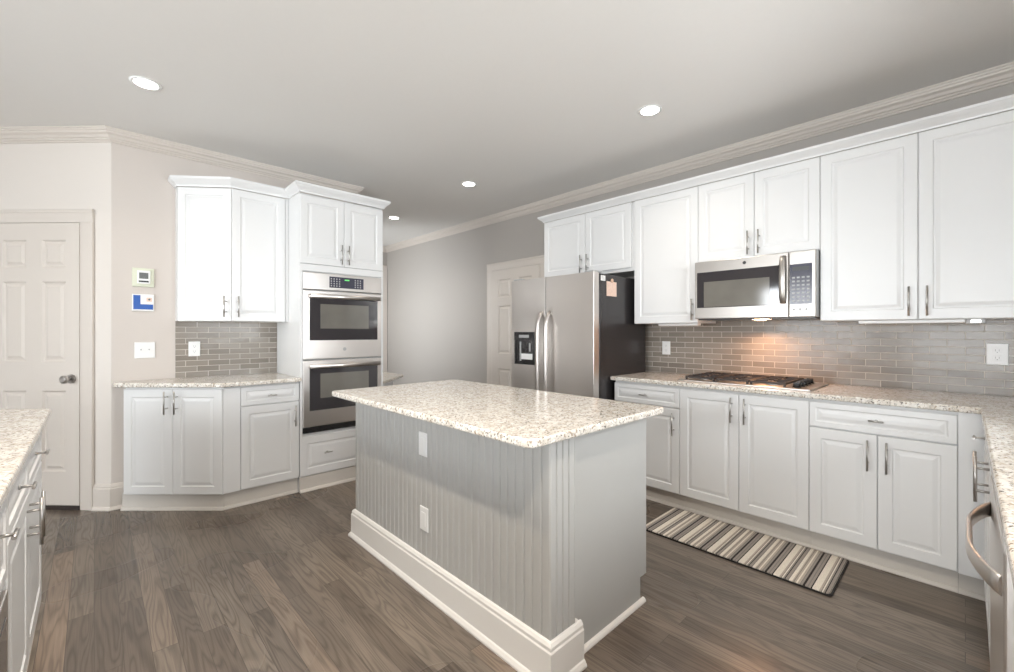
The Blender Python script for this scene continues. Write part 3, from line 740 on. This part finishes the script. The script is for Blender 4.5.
# ------------------------------------------------------------------ left peninsula (counter at the left picture edge)
PX = -.185; gP = 'white base cabinets of the left counter'
PZ = .860
def pen(name, label, y0, w, fr): return base_unit(name, label, (PX, y0), PI/2, w, fr, z1=PZ, D=.55, group=gP, toe=.012)
pt = DT-.022; ps = .706
pen('base_cabinet', 'white cabinet with two drawers over two doors at the left edge, nearest the pantry door', 1.73, 1.02,
    [('drawer', 0, .49, ps+.004, pt, .245, .79), ('drawer', .49, 1.02, ps+.004, pt, .755, .79), ('door', 0, .49, DB, ps, .45, .615), ('door', .49, 1.02, DB, ps, .53, .615)])
pen('base_cabinet', 'white drawer cabinet at the left edge beside the dark appliance', 1.20, .53,
    [('drawer', 0, .53, .62, pt, .33, .79)][0:1])
o = MB().box(.03, .50, -.024, -.001, .13, .60)
ap = thing('beverage_cooler', 'dark stainless appliance front at the extreme lower left edge', 'appliance', (PX, 1.20, 0), PI/2)
o.build('door', 'steel', ap, bevel=.003)
MB().box(.08, .45, -.0265, -.0245, .18, .55).build('door_window', 'glass', ap)
pen('base_cabinet', 'white base cabinet nearest the camera on the left counter', .45, .75,
    [('drawer', 0, .75, ps+.004, pt, .375, .79), ('door', 0, .375, DB, ps, .34, .60), ('door', .375, .75, DB, ps, .41, .60)])
ep = thing('end_panel', 'angled white end panel of the left counter', 'panel', (PX, 2.751, 0), 0)
MB().prism([(0, 0), (0, .235), (-.55, .77), (-.55, 0)], .001, PZ).build('panel', 'white', ep)
MB().prism([(.004, 0), (.004, .255), (-.55, .795), (-.55, .772), (.0005, .237), (.0005, 0)], .001, .10).build('base_trim', 'white', ep)
worktop('worktop', [(-.152, .42), (-.152, 3.045), (-.75, 3.62), (-.75, .42)], .862, .892, 'pale speckled granite worktop at the left picture edge')

# ------------------------------------------------------------------ desk beyond the oven tower
t = thing('desk_cabinet', 'low white desk cabinet glimpsed right of the wall oven', 'cabinet', (XE+.016, 3.9, 0), 0)
MB().prism([(.0, .02), (.655, .70), (.655, 1.08), (0, 1.08)], .001, .728).build('body', 'white', t, bevel=.003)
tag(MB().prism([(XE+.016, 3.85), (2.655, 4.573), (2.655, 5.0), (XE+.016, 5.0)], .73, .76).build('worktop', 'granite', None, bevel=.006), 'small granite desk top with clipped corner, right of the wall oven', 'worktop')

# ------------------------------------------------------------------ rug
r = thing('striped_rug', 'striped brown and cream kitchen mat on the floor before the cooktop cabinets', 'rug', (0, 0, 0), 0)
MB().prism(rounded(2.545, 3.005, .445, 1.432, .02), .004, .0125).build('weave', 'rug', r, bevel=.003)
MB().prism(rounded(2.537, 3.012, .437, 1.440, .025), .0012, .0075).build('binding', 'rubber', r)

# ------------------------------------------------------------------ outlets, switches, thermostats
def plate(name, label, cat, loc, rz, w, h, kind, group=None):
    t = thing(name, label, cat, loc, rz, group)
    p = MB().panel(-w/2, w/2, -h/2, h/2, -.006, .0055, [(0, .003), (.003, 0)]).build('cover_plate', 'plate', t)
    if kind == 'outlet':
        for s in (-1, 1):
            q = MB().box(-.017, .017, -.0075, -.0062, s*.020-.014, s*.020+.014).build('socket', 'plate', t, bevel=.001)
            m = MB(); m.box(-.008, -.0055, -.0079, -.0074, s*.020-.004, s*.020+.007); m.box(.0055, .008, -.0079, -.0074, s*.020-.004, s*.020+.007)
            m.cyl((0, -.0074, s*.020-.009), (0, -.0079, s*.020-.009), .003, 8); m.build('slot', 'slotg', q)
    elif kind == 'rocker':
        MB().box(-.017, .017, -.0085, -.0062, -.033, .033).build('rocker', 'plate', t, bevel=.001)
    else:
        for x in (-.023, .023):
            q = MB().box(x-.006, x+.006, -.008, -.0062, -.013, .013).build('slot_frame', 'plate', t)
            MB().box(x-.0035, x+.0035, -.016, -.0082, .0, .009).build('toggle', 'slotg', q)
    return t
plate('light_switch', 'white double switch plate on the wall beside the tiles', 'switch', (.272, YO-.001, 1.128), 0, .118, .118, 'toggle')
plate('outlet', 'white outlet on the tiles above the left worktop', 'outlet', (.57, YO-.0105, 1.130), 0, .075, .115, 'outlet')
plate('outlet', 'white outlet on the tiles beside the refrigerator', 'outlet', (XR-.0105, 1.78, 1.125), RZ, .072, .115, 'outlet')
plate('outlet', 'white outlet on the tiles at the right picture edge', 'outlet', (XR-.0105, -.120, 1.140), RZ, .082, .118, 'outlet')
plate('outlet', 'upper white outlet plate on the island beadboard', 'outlet', (1.172-.0008, 1.83, .712), -PI/2, .070, .115, 'rocker')
plate('outlet', 'lower white outlet plate on the island beadboard', 'outlet', (1.172-.0008, 1.82, .350), -PI/2, .070, .115, 'rocker')
t = thing('wall_keypad', 'upper wall control with grey screen and pale green film', 'thermostat', (.262, YO-.001, 1.663), 0)
MB().panel(-.062, .062, -.068, .068, -.012, .0115, [(0, .003), (.003, 0)]).build('cover_plate', 'film', t)
MB().box(-.036, .040, -.022, -.0122, -.046, .050).build('housing', 'plate', t, bevel=.003)
MB().box(-.024, .028, -.0235, -.0222, -.010, .034).build('screen', 'screen', t)
MB().box(-.026, .030, -.0235, -.0222, -.036, -.024).build('button_strip', 'bezel', t)
t = thing('wall_keypad', 'lower wall control with a blue L shaped face', 'thermostat', (.262, YO-.001, 1.480), 0)
MB().panel(-.062, .062, -.064, .060, -.010, .0095, [(0, .003), (.003, 0)]).build('cover_plate', 'plate', t)
b = MB(); b.box(-.056, -.016, -.0112, -.0102, -.052, .052); b.box(-.016, .056, -.0112, -.0102, -.052, -.014); b.build('blue_face', 'blue', t)
MB().box(.018, .050, -.0112, -.0102, .006, .036).build('screen', 'paper', t)
MB().cyl((.034, -.0112, .022), (.034, -.0122, .022), .007, 10).build('dial', 'screen', t)
# under cabinet lights
def strip(loc, w, label, led=False):
    t = thing('under_cabinet_light', label, 'light', loc, RZ)
    MB().box(0, w, 0, .06, -.018, -.0005).build('housing', 'plate', t, bevel=.003)
    MB().box(.01, w-.01, .006, .054, -.0195, -.0182).build('diffuser', 'trim', t)
    if led: MB().box(w+.002, w+.07, .004, .05, -.024, -.0005).build('switch_box', 'slotg', t, bevel=.002); MB().box(w+.02, w+.055, .0025, .0038, -.018, -.006).build('indicator', 'led', t)
strip((3.31, .44, U0), .44, 'long slim white light bar under the right end wall cabinet', True)
strip((3.33, 1.72, U0), .32, 'short slim white light bar under the cabinet left of the microwave')

# ------------------------------------------------------------------ recessed ceiling lights
def downlight(x, y, label, power, vis=True):
    t = thing('ceiling_light', label, 'light', (x, y, CEIL), 0, 'recessed ceiling downlights')
    m = MB(); n = 32
    prof = [(.056, -.0005), (.056, -.0045), (.060, -.006), (.072, -.005), (.076, -.0005)]
    vs = [(r*math.cos(2*PI*k/n), r*math.sin(2*PI*k/n), z) for k in range(n) for r, z in prof]; P = len(prof)
    m.add(vs, [(k*P+j, ((k+1) % n)*P+j, ((k+1) % n)*P+(j+1) % P, k*P+(j+1) % P) for k in range(n) for j in range(P)], True)
    m.build('trim_ring', 'plate', t)
    MB().cyl((0, 0, -.0005), (0, 0, -.003), .0555, 32).build('lamp_lens', 'lamp', t)
    a = area('downlight_light', (x, y, CEIL-.012), (0, 0, 0), .10, .10, power, (1.0, .90, .78), 'DISK', 125)
PW = 2.6
downlight(.216, 3.244, 'recessed ceiling light nearest the pantry door', PW)
downlight(2.600, 1.400, 'recessed ceiling light in front of the microwave', PW)
downlight(2.624, 3.298, 'recessed ceiling light in front of the refrigerator end of the room', PW)
downlight(2.719, 4.918, 'farthest recessed ceiling light beyond the oven tower', PW)
downlight(.20, -.15, 'recessed ceiling light above the camera', 19)
downlight(.20, 1.40, 'recessed ceiling light above the aisle left of the island', 12)
